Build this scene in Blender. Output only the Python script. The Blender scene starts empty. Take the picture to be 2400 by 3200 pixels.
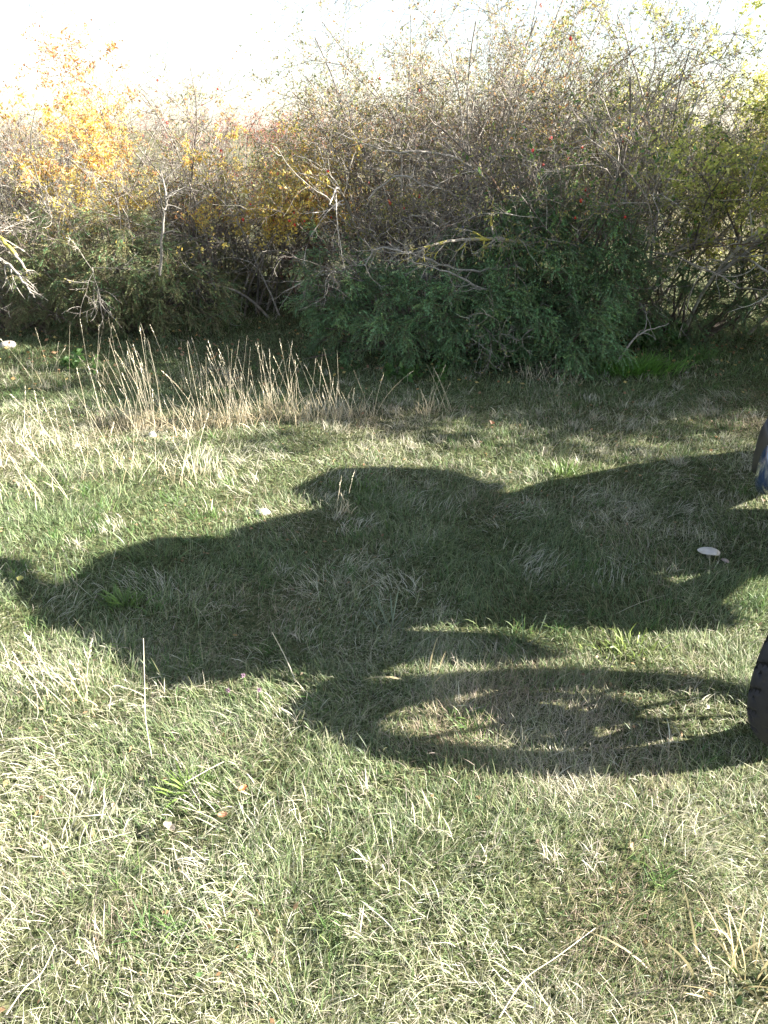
import bpy, math, random
import numpy as np
from mathutils import Vector, Matrix

S = bpy.context.scene
COL = S.collection
# ------------------------------------------------------------------ camera
PITCH = math.radians(27.4)
CAM_H = 1.5
cd = bpy.data.cameras.new('camera'); cam = bpy.data.objects.new('camera', cd); COL.objects.link(cam)
cd.sensor_fit = 'VERTICAL'; cd.sensor_height = 36; cd.lens = 26
cd.clip_start = 0.05; cd.clip_end = 3000
cam.location = (0, 0, CAM_H); cam.rotation_euler = (math.pi/2 - PITCH, 0, 0)
S.camera = cam
# ------------------------------------------------------------------ sky and sun
SUN = Vector((2.1, -0.15, 1.0)).normalized()
ELEV = math.asin(SUN.z); AZ = math.atan2(SUN.x, SUN.y)
w = bpy.data.worlds.new('World'); S.world = w; w.use_nodes = True
nt = w.node_tree
sky = nt.nodes.new('ShaderNodeTexSky'); sky.sky_type = 'NISHITA'; sky.sun_disc = False
sky.sun_elevation = ELEV; sky.sun_rotation = AZ; sky.dust_density = 0.6; sky.air_density = 1.0
bg = nt.nodes['Background']; bg.inputs['Strength'].default_value = 0.05
hs = nt.nodes.new('ShaderNodeHueSaturation'); hs.inputs['Saturation'].default_value = .68
nt.links.new(sky.outputs[0], hs.inputs['Color']); nt.links.new(hs.outputs[0], bg.inputs[0])
sl = bpy.data.lights.new('sun', 'SUN'); sl.energy = 5.0; sl.angle = math.radians(0.5); sl.color = (1.0, 0.945, 0.85)
so = bpy.data.objects.new('sun', sl); COL.objects.link(so); so.rotation_euler = SUN.to_track_quat('Z', 'Y').to_euler()
so.location = (8, 0, 6)
S.view_settings.view_transform = 'Standard'; S.view_settings.look = 'None'
S.view_settings.exposure = 2.72; S.view_settings.gamma = 1.0
S.render.engine = 'CYCLES'
S.cycles.max_bounces = 6; S.cycles.transparent_max_bounces = 8

# ------------------------------------------------------------------ helpers
def unit(v): return v / (np.linalg.norm(v, axis=-1, keepdims=True) + 1e-12)

class Noise:
    def __init__(s, seed, n=64):
        s.g = np.random.default_rng(seed).random((n, n)); s.n = n
    def __call__(s, x, y, scale=1.0, octaves=3):
        x = np.asarray(x, float); y = np.asarray(y, float); r = 0; a = 1; t = 0
        f = 1/scale
        for o in range(octaves):
            X = x*f + 17.3*o; Y = y*f + 9.1*o
            xi = np.floor(X).astype(int); yi = np.floor(Y).astype(int); u = X-xi; v = Y-yi
            u = u*u*(3-2*u); v = v*v*(3-2*v); n = s.n
            g = s.g
            q = (g[xi % n, yi % n]*(1-u)+g[(xi+1) % n, yi % n]*u)*(1-v)+(g[xi % n, (yi+1) % n]*(1-u)+g[(xi+1) % n, (yi+1) % n]*u)*v
            r = r + a*q; t += a; a *= .5; f *= 2
        return r/t
N1, N2, N3, N4 = Noise(1), Noise(2), Noise(3), Noise(4)

def hz(x, y):
    x = np.asarray(x, float); y = np.asarray(y, float)
    r = np.hypot(x, y)
    z = (N1(x, y, 1.3, 2)-.5)*.045 + (N2(x, y, .33, 2)-.5)*.022
    z = z + np.clip((r-14)/70, 0, 1)**1.5*1.0 + np.clip((r-90)/700, 0, 1)*-2.0
    return z

def newmesh(name, verts, quads=None, tris=None, mat=None, parent=None, color=None, smooth=False, uvless=True):
    verts = np.asarray(verts, np.float32).reshape(-1, 3)
    me = bpy.data.meshes.new(name)
    nq = 0 if quads is None else len(quads); ntr = 0 if tris is None else len(tris)
    idx = []; starts = []
    if nq: idx.append(np.asarray(quads, np.int32).ravel()); starts.append(np.arange(nq)*4)
    if ntr: idx.append(np.asarray(tris, np.int32).ravel()); starts.append(nq*4+np.arange(ntr)*3)
    idx = np.concatenate(idx); starts = np.concatenate(starts).astype(np.int32)
    me.vertices.add(len(verts)); me.vertices.foreach_set('co', verts.ravel())
    me.loops.add(len(idx)); me.loops.foreach_set('vertex_index', idx.astype(np.int32))
    me.polygons.add(nq+ntr); me.polygons.foreach_set('loop_start', starts)
    if smooth: me.polygons.foreach_set('use_smooth', np.ones(nq+ntr, bool))
    me.update(calc_edges=True)
    if color is not None:
        ca = me.color_attributes.new('tint', 'FLOAT_COLOR', 'POINT')
        c = np.ones((len(verts), 4), np.float32); c[:, :3] = color
        ca.data.foreach_set('color', c.ravel())
    if mat: me.materials.append(mat)
    o = bpy.data.objects.new(name, me); COL.objects.link(o)
    if parent: o.parent = parent
    return o

def tag(o, label=None, cat=None, group=None, kind=None):
    if label: o['label'] = label
    if cat: o['category'] = cat
    if group: o['group'] = group
    if kind: o['kind'] = kind
    return o

def empty(name, loc, label, cat, group=None, rz=0):
    o = bpy.data.objects.new(name, None); COL.objects.link(o); o.empty_display_size = .1
    o.location = loc; o.rotation_euler = (0, 0, rz)
    return tag(o, label, cat, group)

def perp(D, rng):
    v = rng.normal(size=D.shape); v -= (v*D).sum(-1, keepdims=True)*D
    return unit(v)

# ---- materials
def mat_base(name):
    m = bpy.data.materials.new(name); m.use_nodes = True
    return m, m.node_tree, m.node_tree.nodes['Principled BSDF'], m.node_tree.nodes['Material Output']
def simple(name, col, rough=.6, metal=0, coat=0, bump=0, bscale=60, var=0):
    m, t, p, o = mat_base(name)
    p.inputs['Base Color'].default_value = (*col, 1); p.inputs['Roughness'].default_value = rough
    p.inputs['Metallic'].default_value = metal; p.inputs['Coat Weight'].default_value = coat
    if bump or var:
        tc = t.nodes.new('ShaderNodeTexCoord'); n = t.nodes.new('ShaderNodeTexNoise'); n.inputs['Scale'].default_value = bscale
        n.inputs['Detail'].default_value = 4; t.links.new(tc.outputs['Object'], n.inputs[0])
        if bump:
            b = t.nodes.new('ShaderNodeBump'); b.inputs['Strength'].default_value = bump; b.inputs['Distance'].default_value = .004
            t.links.new(n.outputs[0], b.inputs['Height']); t.links.new(b.outputs[0], p.inputs['Normal'])
        if var:
            r = t.nodes.new('ShaderNodeValToRGB'); r.color_ramp.elements[0].position = .35; r.color_ramp.elements[1].position = .65
            r.color_ramp.elements[0].color = (*[c*(1-var) for c in col], 1); r.color_ramp.elements[1].color = (*[min(1, c*(1+var)) for c in col], 1)
            t.links.new(n.outputs[0], r.inputs[0]); t.links.new(r.outputs[0], p.inputs['Base Color'])
    return m
def leafmat(name, trans=.4, rough=.5, spec=.4):
    m, t, p, o = mat_base(name)
    a = t.nodes.new('ShaderNodeAttribute'); a.attribute_name = 'tint'
    t.links.new(a.outputs['Color'], p.inputs['Base Color']); p.inputs['Roughness'].default_value = rough
    p.inputs['Specular IOR Level'].default_value = spec
    tr = t.nodes.new('ShaderNodeBsdfTranslucent'); mx = t.nodes.new('ShaderNodeMixShader'); mx.inputs[0].default_value = trans
    t.links.new(a.outputs['Color'], tr.inputs[0]); t.links.new(p.outputs[0], mx.inputs[1]); t.links.new(tr.outputs[0], mx.inputs[2])
    t.links.new(mx.outputs[0], o.inputs[0])
    return m
M_GRASS = leafmat('grass_blade', .35, .5, .5)
M_STRAW = leafmat('dry_straw', .25, .5, .4)
M_LEAF = leafmat('leaf', .5, .45, .4)
M_NEEDLE = leafmat('juniper_needle', .2, .45, .5)
def barkmat():
    m, t, p, o = mat_base('bark')
    a = t.nodes.new('ShaderNodeAttribute'); a.attribute_name = 'tint'
    n = t.nodes.new('ShaderNodeTexNoise'); n.inputs['Scale'].default_value = 35; n.inputs['Detail'].default_value = 4
    tc = t.nodes.new('ShaderNodeTexCoord'); t.links.new(tc.outputs['Object'], n.inputs[0])
    mx = t.nodes.new('ShaderNodeMix'); mx.data_type = 'RGBA'; mx.blend_type = 'MULTIPLY'; mx.inputs[0].default_value = .8
    r = t.nodes.new('ShaderNodeValToRGB'); r.color_ramp.elements[0].color = (.45, .42, .4, 1); r.color_ramp.elements[1].color = (1.3, 1.3, 1.3, 1)
    r.color_ramp.elements[0].position = .35; r.color_ramp.elements[1].position = .65
    t.links.new(n.outputs[0], r.inputs[0]); t.links.new(a.outputs['Color'], mx.inputs[6]); t.links.new(r.outputs[0], mx.inputs[7])
    t.links.new(mx.outputs[2], p.inputs['Base Color']); p.inputs['Roughness'].default_value = .75
    return m
M_BARK = barkmat()

# ------------------------------------------------------------------ ground
def ground():
    a = np.concatenate([np.arange(-9, 9.01, .06)])
    b = 9+np.cumsum(.06*1.09**np.arange(1, 95)); b = b[b < 1500]
    xs = np.concatenate([-b[::-1], a, b]); ya = np.arange(-3, 12.01, .06)
    yb = 12+np.cumsum(.06*1.09**np.arange(1, 95)); yb = yb[yb < 1500]; yc = -3-np.cumsum(.06*1.12**np.arange(1, 60)); yc = yc[yc > -300]
    ys = np.concatenate([yc[::-1], ya, yb])
    X, Y = np.meshgrid(xs, ys); Z = hz(X, Y)
    v = np.stack([X, Y, Z], -1).reshape(-1, 3); nx = len(xs); ny = len(ys)
    i = np.arange(nx-1)[None]+np.arange(ny-1)[:, None]*nx; i = i.ravel()
    q = np.stack([i, i+1, i+nx+1, i+nx], -1)
    m, t, p, o = mat_base('meadow_soil')
    tc = t.nodes.new('ShaderNodeTexCoord')
    def noise(s, d=5):
        n = t.nodes.new('ShaderNodeTexNoise'); n.inputs['Scale'].default_value = s; n.inputs['Detail'].default_value = d
        t.links.new(tc.outputs['Object'], n.inputs[0]); return n
    n1 = noise(55); n2 = noise(1.3)
    r1 = t.nodes.new('ShaderNodeValToRGB'); e = r1.color_ramp.elements
    e[0].position = .35; e[0].color = (.022, .024, .014, 1); e[1].position = .7; e[1].color = (.13, .13, .07, 1)
    r2 = t.nodes.new('ShaderNodeValToRGB'); e = r2.color_ramp.elements
    e[0].position = .3; e[0].color = (.035, .055, .015, 1); e[1].position = .7; e[1].color = (.11, .11, .05, 1)
    t.links.new(n1.outputs[0], r1.inputs[0]); t.links.new(n1.outputs[0], r2.inputs[0])
    mx = t.nodes.new('ShaderNodeMix'); mx.data_type = 'RGBA'
    t.links.new(n2.outputs[0], mx.inputs[0]); t.links.new(r1.outputs[0], mx.inputs[6]); t.links.new(r2.outputs[0], mx.inputs[7])
    vl = t.nodes.new('ShaderNodeVectorMath'); vl.operation = 'LENGTH'; t.links.new(tc.outputs['Object'], vl.inputs[0])
    mr = t.nodes.new('ShaderNodeMapRange'); mr.inputs['From Min'].default_value = 8; mr.inputs['From Max'].default_value = 12; t.links.new(vl.outputs['Value'], mr.inputs[0])
    n3 = noise(.35); r3 = t.nodes.new('ShaderNodeValToRGB'); e = r3.color_ramp.elements
    e[0].position = .35; e[0].color = (.09, .10, .05, 1); e[1].position = .65; e[1].color = (.17, .15, .09, 1); t.links.new(n3.outputs[0], r3.inputs[0])
    m2 = t.nodes.new('ShaderNodeMix'); m2.data_type = 'RGBA'; t.links.new(mr.outputs[0], m2.inputs[0]); t.links.new(mx.outputs[2], m2.inputs[6]); t.links.new(r3.outputs[0], m2.inputs[7])
    t.links.new(m2.outputs[2], p.inputs['Base Color']); p.inputs['Roughness'].default_value = .95; p.inputs['Specular IOR Level'].default_value = .1
    b = t.nodes.new('ShaderNodeBump'); b.inputs['Distance'].default_value = .02; b.inputs['Strength'].default_value = .8
    t.links.new(n1.outputs[0], b.inputs['Height']); t.links.new(b.outputs[0], p.inputs['Normal'])
    g = newmesh('ground', v, quads=q, mat=m, smooth=True); tag(g, kind='structure')
ground()

# ------------------------------------------------------------------ grass
def blades(rng, x, y, az, lean, curl, L, W, col, segs=4, z0=None, coltip=None, twist=.0):
    """vectorised blades: lean = start angle from vertical, curl = extra angle to the tip"""
    n = len(x); z = hz(x, y) if z0 is None else z0
    P = np.stack([x, y, z-.004], -1); pts = [P]
    az2 = az + rng.normal(0, .35, n)
    for k in range(segs):
        t = (k+.5)/segs; th = lean + curl*t; a = az*(1-t)+az2*t
        d = np.stack([np.sin(th)*np.cos(a), np.sin(th)*np.sin(a), np.cos(th)], -1)
        P = P + d*(L/segs)[:, None]; pts.append(P)
    side_az = az + math.pi/2 + rng.normal(0, .7, n)
    sv = np.stack([np.cos(side_az), np.sin(side_az), rng.normal(0, .35, n)], -1); sv = unit(sv)
    prof = np.array([.8, 1., .9, .65, .0]) if segs == 4 else np.interp(np.linspace(0, 1, segs+1), [0, .3, .7, 1], [.8, 1, .75, 0])
    V = []
    for k in range(segs):
        V += [pts[k]-sv*(W*prof[k]*.5)[:, None], pts[k]+sv*(W*prof[k]*.5)[:, None]]
    V.append(pts[-1]); nv = 2*segs+1
    V = np.stack(V, 1)
    b = (np.arange(n)*nv)[:, None]
    q = np.concatenate([b+np.array([2*k, 2*k+1, 2*k+3, 2*k+2]) for k in range(segs-1)], 0)
    tr = b+np.array([2*segs-2, 2*segs-1, 2*segs])
    tt = np.repeat(np.arange(segs+1)/segs, 2)[:nv]
    C = col[:, None, :]*np.ones((1, nv, 1))
    if coltip is not None: C = col[:, None, :]*(1-tt)[None, :, None]+coltip[:, None, :]*tt[None, :, None]
    return V.reshape(-1, 3), q, tr, C.reshape(-1, 3)

class Acc:
    def __init__(s): s.v = []; s.q = []; s.t = []; s.c = []; s.n = 0
    def add(s, v, q=None, t=None, c=None):
        s.v.append(v)
        if q is not None and len(q): s.q.append(q+s.n)
        if t is not None and len(t): s.t.append(t+s.n)
        if c is not None: s.c.append(np.broadcast_to(c, (len(v), 3)))
        s.n += len(v)
    def build(s, name, mat, parent=None, smooth=False):
        if not s.v: return None
        return newmesh(name, np.concatenate(s.v), np.concatenate(s.q) if s.q else None, np.concatenate(s.t) if s.t else None, mat, parent,
                       np.concatenate(s.c) if s.c else None, smooth)

GREEN = np.array([[.07, .155, .035], [.10, .19, .045], [.15, .23, .06], [.06, .135, .035]])
STRAW = np.array([[.56, .53, .40], [.50, .48, .34], [.64, .62, .50], [.36, .32, .23], [.47, .41, .35]])
OLIVE = np.array([[.40, .43, .23], [.46, .48, .29], [.27, .31, .15]])
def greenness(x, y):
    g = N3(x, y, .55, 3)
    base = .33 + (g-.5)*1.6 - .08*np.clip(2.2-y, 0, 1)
    # dry stretch where the tall stalks stand, greener in the shaded zones to darken them
    base = base + .5*np.exp(-(((x-.4)/1.8)**2+((y-2.5)/.7)**2)) - .12*np.clip(1.8-y, 0, 1)  # green bump over the motorcycle's shadow, deepening the shade in the blade colour
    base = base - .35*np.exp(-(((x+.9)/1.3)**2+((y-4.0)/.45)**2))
    base = base + .5*np.clip((y-4.2)/.4, 0, 1)  # more green from the hedge's shade edge on, darkening that strip by colour
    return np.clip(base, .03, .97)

def make_grass():
    rng = np.random.default_rng(11)
    acc = Acc()
    def zone(x0, x1, y0, y1, dens, wmul, lmul=1.0, fr=True):
        n = int((x1-x0)*(y1-y0)*dens)
        x = rng.uniform(x0, x1, n); y = rng.uniform(y0, y1, n)
        if fr:
            keep = np.abs(x) < .52*(y*.888+.69)+.35
            x = x[keep]; y = y[keep]
        # clumping
        c = N4(x, y, .09, 2); c2 = N3(x+40, y, .32, 2); keep = rng.random(len(x)) < (.1+1.3*c)*(.45+1.0*c2); x = x[keep]; y = y[keep]
        n = len(x)
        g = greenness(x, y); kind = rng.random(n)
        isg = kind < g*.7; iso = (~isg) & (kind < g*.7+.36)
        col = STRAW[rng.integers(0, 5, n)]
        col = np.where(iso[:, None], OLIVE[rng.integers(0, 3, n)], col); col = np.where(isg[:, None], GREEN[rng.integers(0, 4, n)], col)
        pb = np.clip((N4(x+9, y+3, .5, 3)-.52)*5, 0, 1)[:, None]; col = np.where((~isg)[:, None], col*(1-pb)+pb*col*np.array([.86, .74, .72]), col)
        col = col*rng.uniform(.65, 1.25, (n, 1))
        flow = N1(x, y, .45, 2)*4*math.pi
        az = flow + rng.normal(0, 1.3, n)
        hgt = .7+.9*N2(x, y, .22, 2)
        L = np.where(isg, rng.gamma(7, .0044, n), rng.gamma(5, .0066, n))*hgt*lmul
        L = np.clip(L, .015, .11)
        lean = np.where(isg, np.abs(rng.normal(.35, .3, n)), np.abs(rng.normal(.9, .5, n)))
        curl = np.where(isg, rng.normal(.8, .5, n), rng.normal(1.1, .9, n))
        W = np.where(isg, rng.uniform(.0015, .0028, n), rng.uniform(.0009, .0019, n))*wmul
        tip = np.where(isg[:, None], col*.6+STRAW[0]*.28, col*1.08)
        acc.add(*blades(rng, x, y, az, lean, curl, L, W, col, 4, coltip=tip))
    zone(-2.2, 2.2, .55, 2.0, 76000, .8)
    zone(-3.0, 3.0, 2.0, 3.1, 36000, .95)
    zone(-3.6, 3.6, 3.1, 4.6, 20000, 1.15)
    zone(-4.6, 4.6, 4.6, 6.6, 8000, 1.5, 1.1)
    # outside the frame, thinner
    for (a, b, c, d) in ((-5, -1.6, .2, 3.2), (1.6, 5, .2, 3.2), (-7, -2.6, 3.2, 6.5), (2.6, 7, 3.2, 6.5), (-7, 7, 6.6, 9)):
        zone(a, b, c, d, 1300, 2.2, 1.2, False)
    # tufts: radiating longer blades, green and straw
    nt_ = 620
    tx = rng.uniform(-3.2, 3.2, nt_); ty = rng.uniform(.7, 5.2, nt_)**1.0
    for X, Y in zip(tx, ty):
        n = rng.integers(14, 38); gr = rng.random() < greenness(np.array([X]), np.array([Y]))[0]*.9
        x = X+rng.normal(0, .018, n); y = Y+rng.normal(0, .018, n)
        az = rng.uniform(0, 2*math.pi, n)
        L = rng.uniform(.03, .085, n)*(1 if gr else .95)
        col = (GREEN[rng.integers(0, 4, n)] if gr else STRAW[rng.integers(0, 5, n)])*rng.uniform(.8, 1.25, (n, 1))
        acc.add(*blades(rng, x, y, az, np.abs(rng.normal(.4, .2, n)), rng.normal(.8, .3, n), L, rng.uniform(.0015, .003, n), col, 4))
    # combed-over swathes of dead blades
    for k in range(210):
        X = rng.uniform(-2.6, 2.6); Y = rng.uniform(.7, 4.6); n = rng.integers(40, 90); a0 = rng.uniform(0, 2*math.pi)
        x = X+rng.normal(0, .05, n); y = Y+rng.normal(0, .05, n)
        col = STRAW[rng.integers(0, 3, n)]*rng.uniform(.8, 1.15, (n, 1))
        acc.add(*blades(rng, x, y, a0+rng.normal(0, .35, n), np.abs(rng.normal(.6, .25, n)), rng.normal(1.0, .3, n), rng.uniform(.035, .08, n),
                        rng.uniform(.0012, .0024, n), col, 4))
    # single long fallen straws
    n = 120; x = rng.uniform(-3, 3, n); y = rng.uniform(.7, 5, n)
    acc.add(*blades(rng, x, y, rng.uniform(0, 2*math.pi, n), rng.uniform(.9, 1.35, n), rng.uniform(0, .35, n), rng.uniform(.08, .22, n),
                    rng.uniform(.001, .002, n), STRAW[rng.integers(0, 3, n)]*1.1, 4, z0=hz(x, y)+.015))
    n = 5200; x = rng.uniform(-2.6, 2.6, n); y = rng.uniform(.7, 4.6, n); k = N1(x+5, y+7, .4, 2) > .5; x = x[k]; y = y[k]; n = len(x)
    a = rng.uniform(0, 2*math.pi, n); L = rng.uniform(.008, .02, n)[:, None]; P0 = np.stack([x, y, hz(x, y)+rng.uniform(.004, .02, n)], -1)
    d = np.stack([np.cos(a), np.sin(a), rng.uniform(-.2, .5, n)], -1); sd = perp(d, rng)*L*.32
    V = np.stack([P0, P0+d*L*.5-sd, P0+d*L, P0+d*L*.5+sd], 1).reshape(-1, 3)
    pal = np.array([[.10, .18, .06], [.14, .22, .07], [.30, .18, .10], [.42, .26, .14], [.22, .16, .10]]); c = pal[rng.integers(0, 5, n)]*rng.uniform(.7, 1.2, (n, 1))
    acc.add(V, (np.arange(n)*4)[:, None]+np.arange(4), None, np.repeat(c, 4, 0))
    n = 900; x = rng.uniform(-3.4, 3.4, n); y = rng.normal(5.5, .55, n)
    a = rng.uniform(0, 2*math.pi, n); L = rng.uniform(.018, .038, n)[:, None]; P0 = np.stack([x, y, hz(x, y)+rng.uniform(.02, .05, n)], -1)
    d = np.stack([np.cos(a), np.sin(a), rng.uniform(-.3, .5, n)], -1); sd = perp(d, rng)*L*.3
    V = np.stack([P0, P0+d*L*.5-sd, P0+d*L, P0+d*L*.5+sd], 1).reshape(-1, 3)
    pal = np.array([[.45, .26, .10], [.55, .42, .15], [.28, .16, .09], [.36, .22, .12]]); c = pal[rng.integers(0, 4, n)]*rng.uniform(.7, 1.2, (n, 1))
    acc.add(V, (np.arange(n)*4)[:, None]+np.arange(4), None, np.repeat(c, 4, 0))
    o = acc.build('grass', M_GRASS); tag(o, 'short matted meadow grass of green blades and pale straw', 'grass', kind='stuff')
make_grass()

# ------------------------------------------------------------------ pixel helper (photo 2400x3200 -> point at height z)
def px(x, y, z=0.0):
    F = 26/36*3200; u = (x-1200)/F; v = (1600-y)/F
    d = (u, math.cos(PITCH)+v*math.sin(PITCH), -math.sin(PITCH)+v*math.cos(PITCH)); s = (CAM_H-z)/-d[2]
    return d[0]*s, d[1]*s

# ------------------------------------------------------------------ tall dry tufts
def tube_paths(acc, P, R, col, sides=3):
    """P (N,K,3) R (N,K) -> tubes"""
    N, K, _ = P.shape
    T = np.gradient(P, axis=1); T = unit(T)
    ref = np.where(np.abs(T[..., 2:3]) > .9, np.array([1., 0, 0]), np.array([0, 0, 1.]))
    A = unit(np.cross(T, ref)); B = np.cross(T, A)
    V = []
    for s in range(sides):
        a = 2*math.pi*s/sides; V.append(P+(A*math.cos(a)+B*math.sin(a))*R[..., None])
    V = np.stack(V, 2)    # N,K,s,3
    base = (np.arange(N)*K*sides)[:, None, None, None]
    k = (np.arange(K-1)*sides)[None, :, None, None]; s = np.arange(sides)[None, None, :, None]; s2 = (s+1) % sides
    q = np.concatenate([base+k+s, base+k+s2, base+k+sides+s2, base+k+sides+s], -1).reshape(-1, 4)
    c = np.repeat(col, K*sides, 0)
    acc.add(V.reshape(-1, 3), q, None, c)

def seedheads(rng, tips, dirs, col, acc, Ls):
    # narrow spike at each stalk tip: small overlapping scales
    for j in range(10):
        t = j/9
        p = tips - dirs*(Ls*(t))[:, None]
        n = len(tips); a = rng.uniform(0, 2*math.pi, n)
        sv = unit(np.stack([np.cos(a), np.sin(a), np.zeros(n)], -1)); wd = .0035*(.5+math.sin(math.pi*min(1, t+.1)))
        V = np.stack([p, p+dirs*.004+sv*wd, p+dirs*.013], 1).reshape(-1, 3)
        acc.add(V, None, (np.arange(n)*3)[:, None]+np.array([0, 1, 2]), np.repeat(col, 3, 0))

def dry_tuft(name, X, Y, n, h, spread, lean, seed, label, group, parent_basal=True, azm=None, cat='dry grass'):
    rng = np.random.default_rng(seed)
    z = float(hz(X, Y)); root = empty(name, (X, Y, z), label, cat, group)
    x = X+rng.normal(0, spread, n); y = Y+rng.normal(0, spread*.6, n)
    az = rng.uniform(0, 2*math.pi, n) if azm is None else rng.normal(azm, .9, n)
    L = h*1.12*rng.uniform(.3, 1.12, n); ln = np.abs(rng.normal(lean, .1, n)); cu = rng.normal(.15, .15, n)
    col = np.array([.74, .66, .50])*rng.uniform(.7, 1.2, (n, 1))
    V, q, t, c = blades(rng, x, y, az, ln, cu, L, rng.uniform(.0022, .0034, n), col, 6)
    nv = 13; VV = V.reshape(n, nv, 3); tips = VV[:, -1]; dirs = unit(tips-VV[:, -3])
    k = rng.random(n) < .7; LL = rng.uniform(.04, .09, n); off = np.array([X, Y, z])
    cen = np.concatenate([(VV[:, 0:-1:2]+VV[:, 1::2])/2, VV[:, -1:]], 1)
    for i in range(n):
        a1 = Acc(); tube_paths(a1, cen[i:i+1]-off, np.linspace(1.15, .45, 7)[None]*.0009, col[i:i+1], 4)
        st = a1.build('stalk', M_STRAW, root)
        if k[i]:
            a2 = Acc(); seedheads(rng, tips[i:i+1]-off, dirs[i:i+1], col[i:i+1]*1.05, a2, LL[i:i+1]); a2.build('seed_head', M_STRAW, st)
    m = int(n*3.2)
    x = X+rng.normal(0, spread*1.2, m); y = Y+rng.normal(0, spread*.8, m)
    a3 = Acc(); a3.add(*blades(rng, x, y, rng.uniform(0, 2*math.pi, m), np.abs(rng.normal(.35, .25, m)), rng.normal(.8, .5, m), h*rng.uniform(.15, .5, m),
                     rng.uniform(.002, .0035, m), np.array([.60, .50, .32])*rng.uniform(.65, 1.2, (m, 1)), 5))
    a3.v = [v-np.array([X, Y, z]) for v in a3.v]; tag(a3.build('basal_blades', M_STRAW, root), kind='stuff')
    return root

G_T = 'tall dry grass tufts standing in the meadow'
tufts = [
 # px x, y base, n, height, spread, lean, label
 (460, 1330, 22, .50, .05, .10, 'tallest pale dry grass tuft, leftmost of the dense band at the shade edge'),
 (575, 1340, 12, .34, .06, .25, 'short leaning dry grass tuft right of the tallest tuft'),
 (680, 1325, 26, .44, .06, .18, 'dense straw tuft with tall seed heads leaning left, mid band'),
 (765, 1320, 26, .38, .06, .22, 'bushy straw tuft in the middle of the pale band at the shade edge'),
 (850, 1310, 22, .37, .06, .22, 'straw tuft with crossing stalks, right half of the pale band'),
 (930, 1315, 18, .40, .06, .16, 'upright straw tuft with bright stalks near the right end of the band'),
 (1030, 1310, 12, .36, .06, .28, 'thin dark-tipped straw tuft leaning right at the band end'),
 (1110, 1310, 11, .33, .06, .34, 'sparse straw tuft with arching stalks at the far right of the band'),
 (1330, 1305, 9, .28, .025, .22, 'small isolated straw tuft standing alone right of the band'),
 (1395, 1290, 4, .26, .03, .3, 'few thin stalks just right of the isolated straw tuft'),
 (330, 1320, 8, .34, .09, .22, 'loose dry tuft left of the tallest straw tuft'),
 (200, 1400, 7, .30, .10, .2, 'loose pale tuft on the sunny far left of the meadow'),
 (70, 1420, 7, .32, .10, .35, 'leaning pale tuft at the left edge of the photo in the sun'),
 (380, 1480, 12, .36, .10, .25, 'pale stalks bent over in the sun below the tallest tuft'),
 (620, 1500, 13, .34, .08, .3, 'long sunlit straws leaning left below the dense band'),
 (160, 1560, 8, .3, .1, .4, 'sparse leaning straws at lower left above the vehicle shadow'),
 (1075, 1600, 8, .15, .02, .35, 'small broken straw tuft at the shadow edge in the middle of the meadow'),
 (210, 1850, 5, .16, .03, .2, 'few bright straws standing at the left tip of the vehicle shadow'),
 (230, 2180, 16, .18, .07, .25, 'flattened pale straw tuft at the lower left of the vehicle shadow'),
 (150, 1210, 9, .36, .08, .22, 'shaded dry tuft at the foot of the left junipers, near the left edge'),
 (330, 1190, 12, .36, .1, .22, 'grey dry tuft in the shade left of the grass gap'),
 (480, 1190, 10, .36, .08, .3, 'shaded dry stalks leaning left in front of the left junipers'),
 (620, 1210, 12, .30, .1, .25, 'brownish dry tuft in the shade behind the bright band'),
 (1660, 1185, 14, .18, .08, .3, 'grey dead tuft under the front of the big juniper'),
 (1780, 1200, 14, .15, .08, .4, 'low dead tuft left of the bright green clump'),
]
for i, (x, y, n, h, sp, ln, lab) in enumerate(tufts):
    X, Y = px(x, y); dry_tuft('dry_grass_tuft', X, Y, n, h, sp, ln, 100+i, lab, G_T, azm=None if i % 3 else math.pi*.85)

# ------------------------------------------------------------------ shrub generator
def grow(rng, P0, D0, L0, R0, K, wig, grav):
    N = len(P0); P = [P0]; D = unit(D0); Ds = [D]
    wn = perp(D, rng)
    for k in range(K-1):
        wn = unit(wn*.5+rng.normal(size=(N, 3))*.5)
        D = unit(D+wn*wig+np.array([0, 0, grav])); P.append(P[-1]+D*(L0/(K-1))[:, None]); Ds.append(D)
    P = np.stack(P, 1); Ds = np.stack(Ds, 1)
    R = R0[:, None]*np.linspace(1, .35, K)[None]
    return P, Ds, R

def sprout(rng, P, Ds, R, L, nch, t0, spread, ratio, up=0.0):
    N, K, _ = P.shape
    pi_ = np.repeat(np.arange(N), nch); n = len(pi_); t = rng.uniform(t0, 1, n)*(K-1)
    k = np.minimum(t.astype(int), K-2); f = (t-k)[:, None]
    p = P[pi_, k]*(1-f)+P[pi_, k+1]*f; d = Ds[pi_, k]
    nd = unit(d+perp(d, rng)*spread*rng.uniform(.6, 1.3, (n, 1))+np.array([0, 0, up]))
    Ln = L[pi_]*ratio*rng.uniform(.5, 1.3, n)*(1-.35*t/(K-1)); Rn = R[pi_, k]*.6
    return p, nd, Ln, Rn

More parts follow.
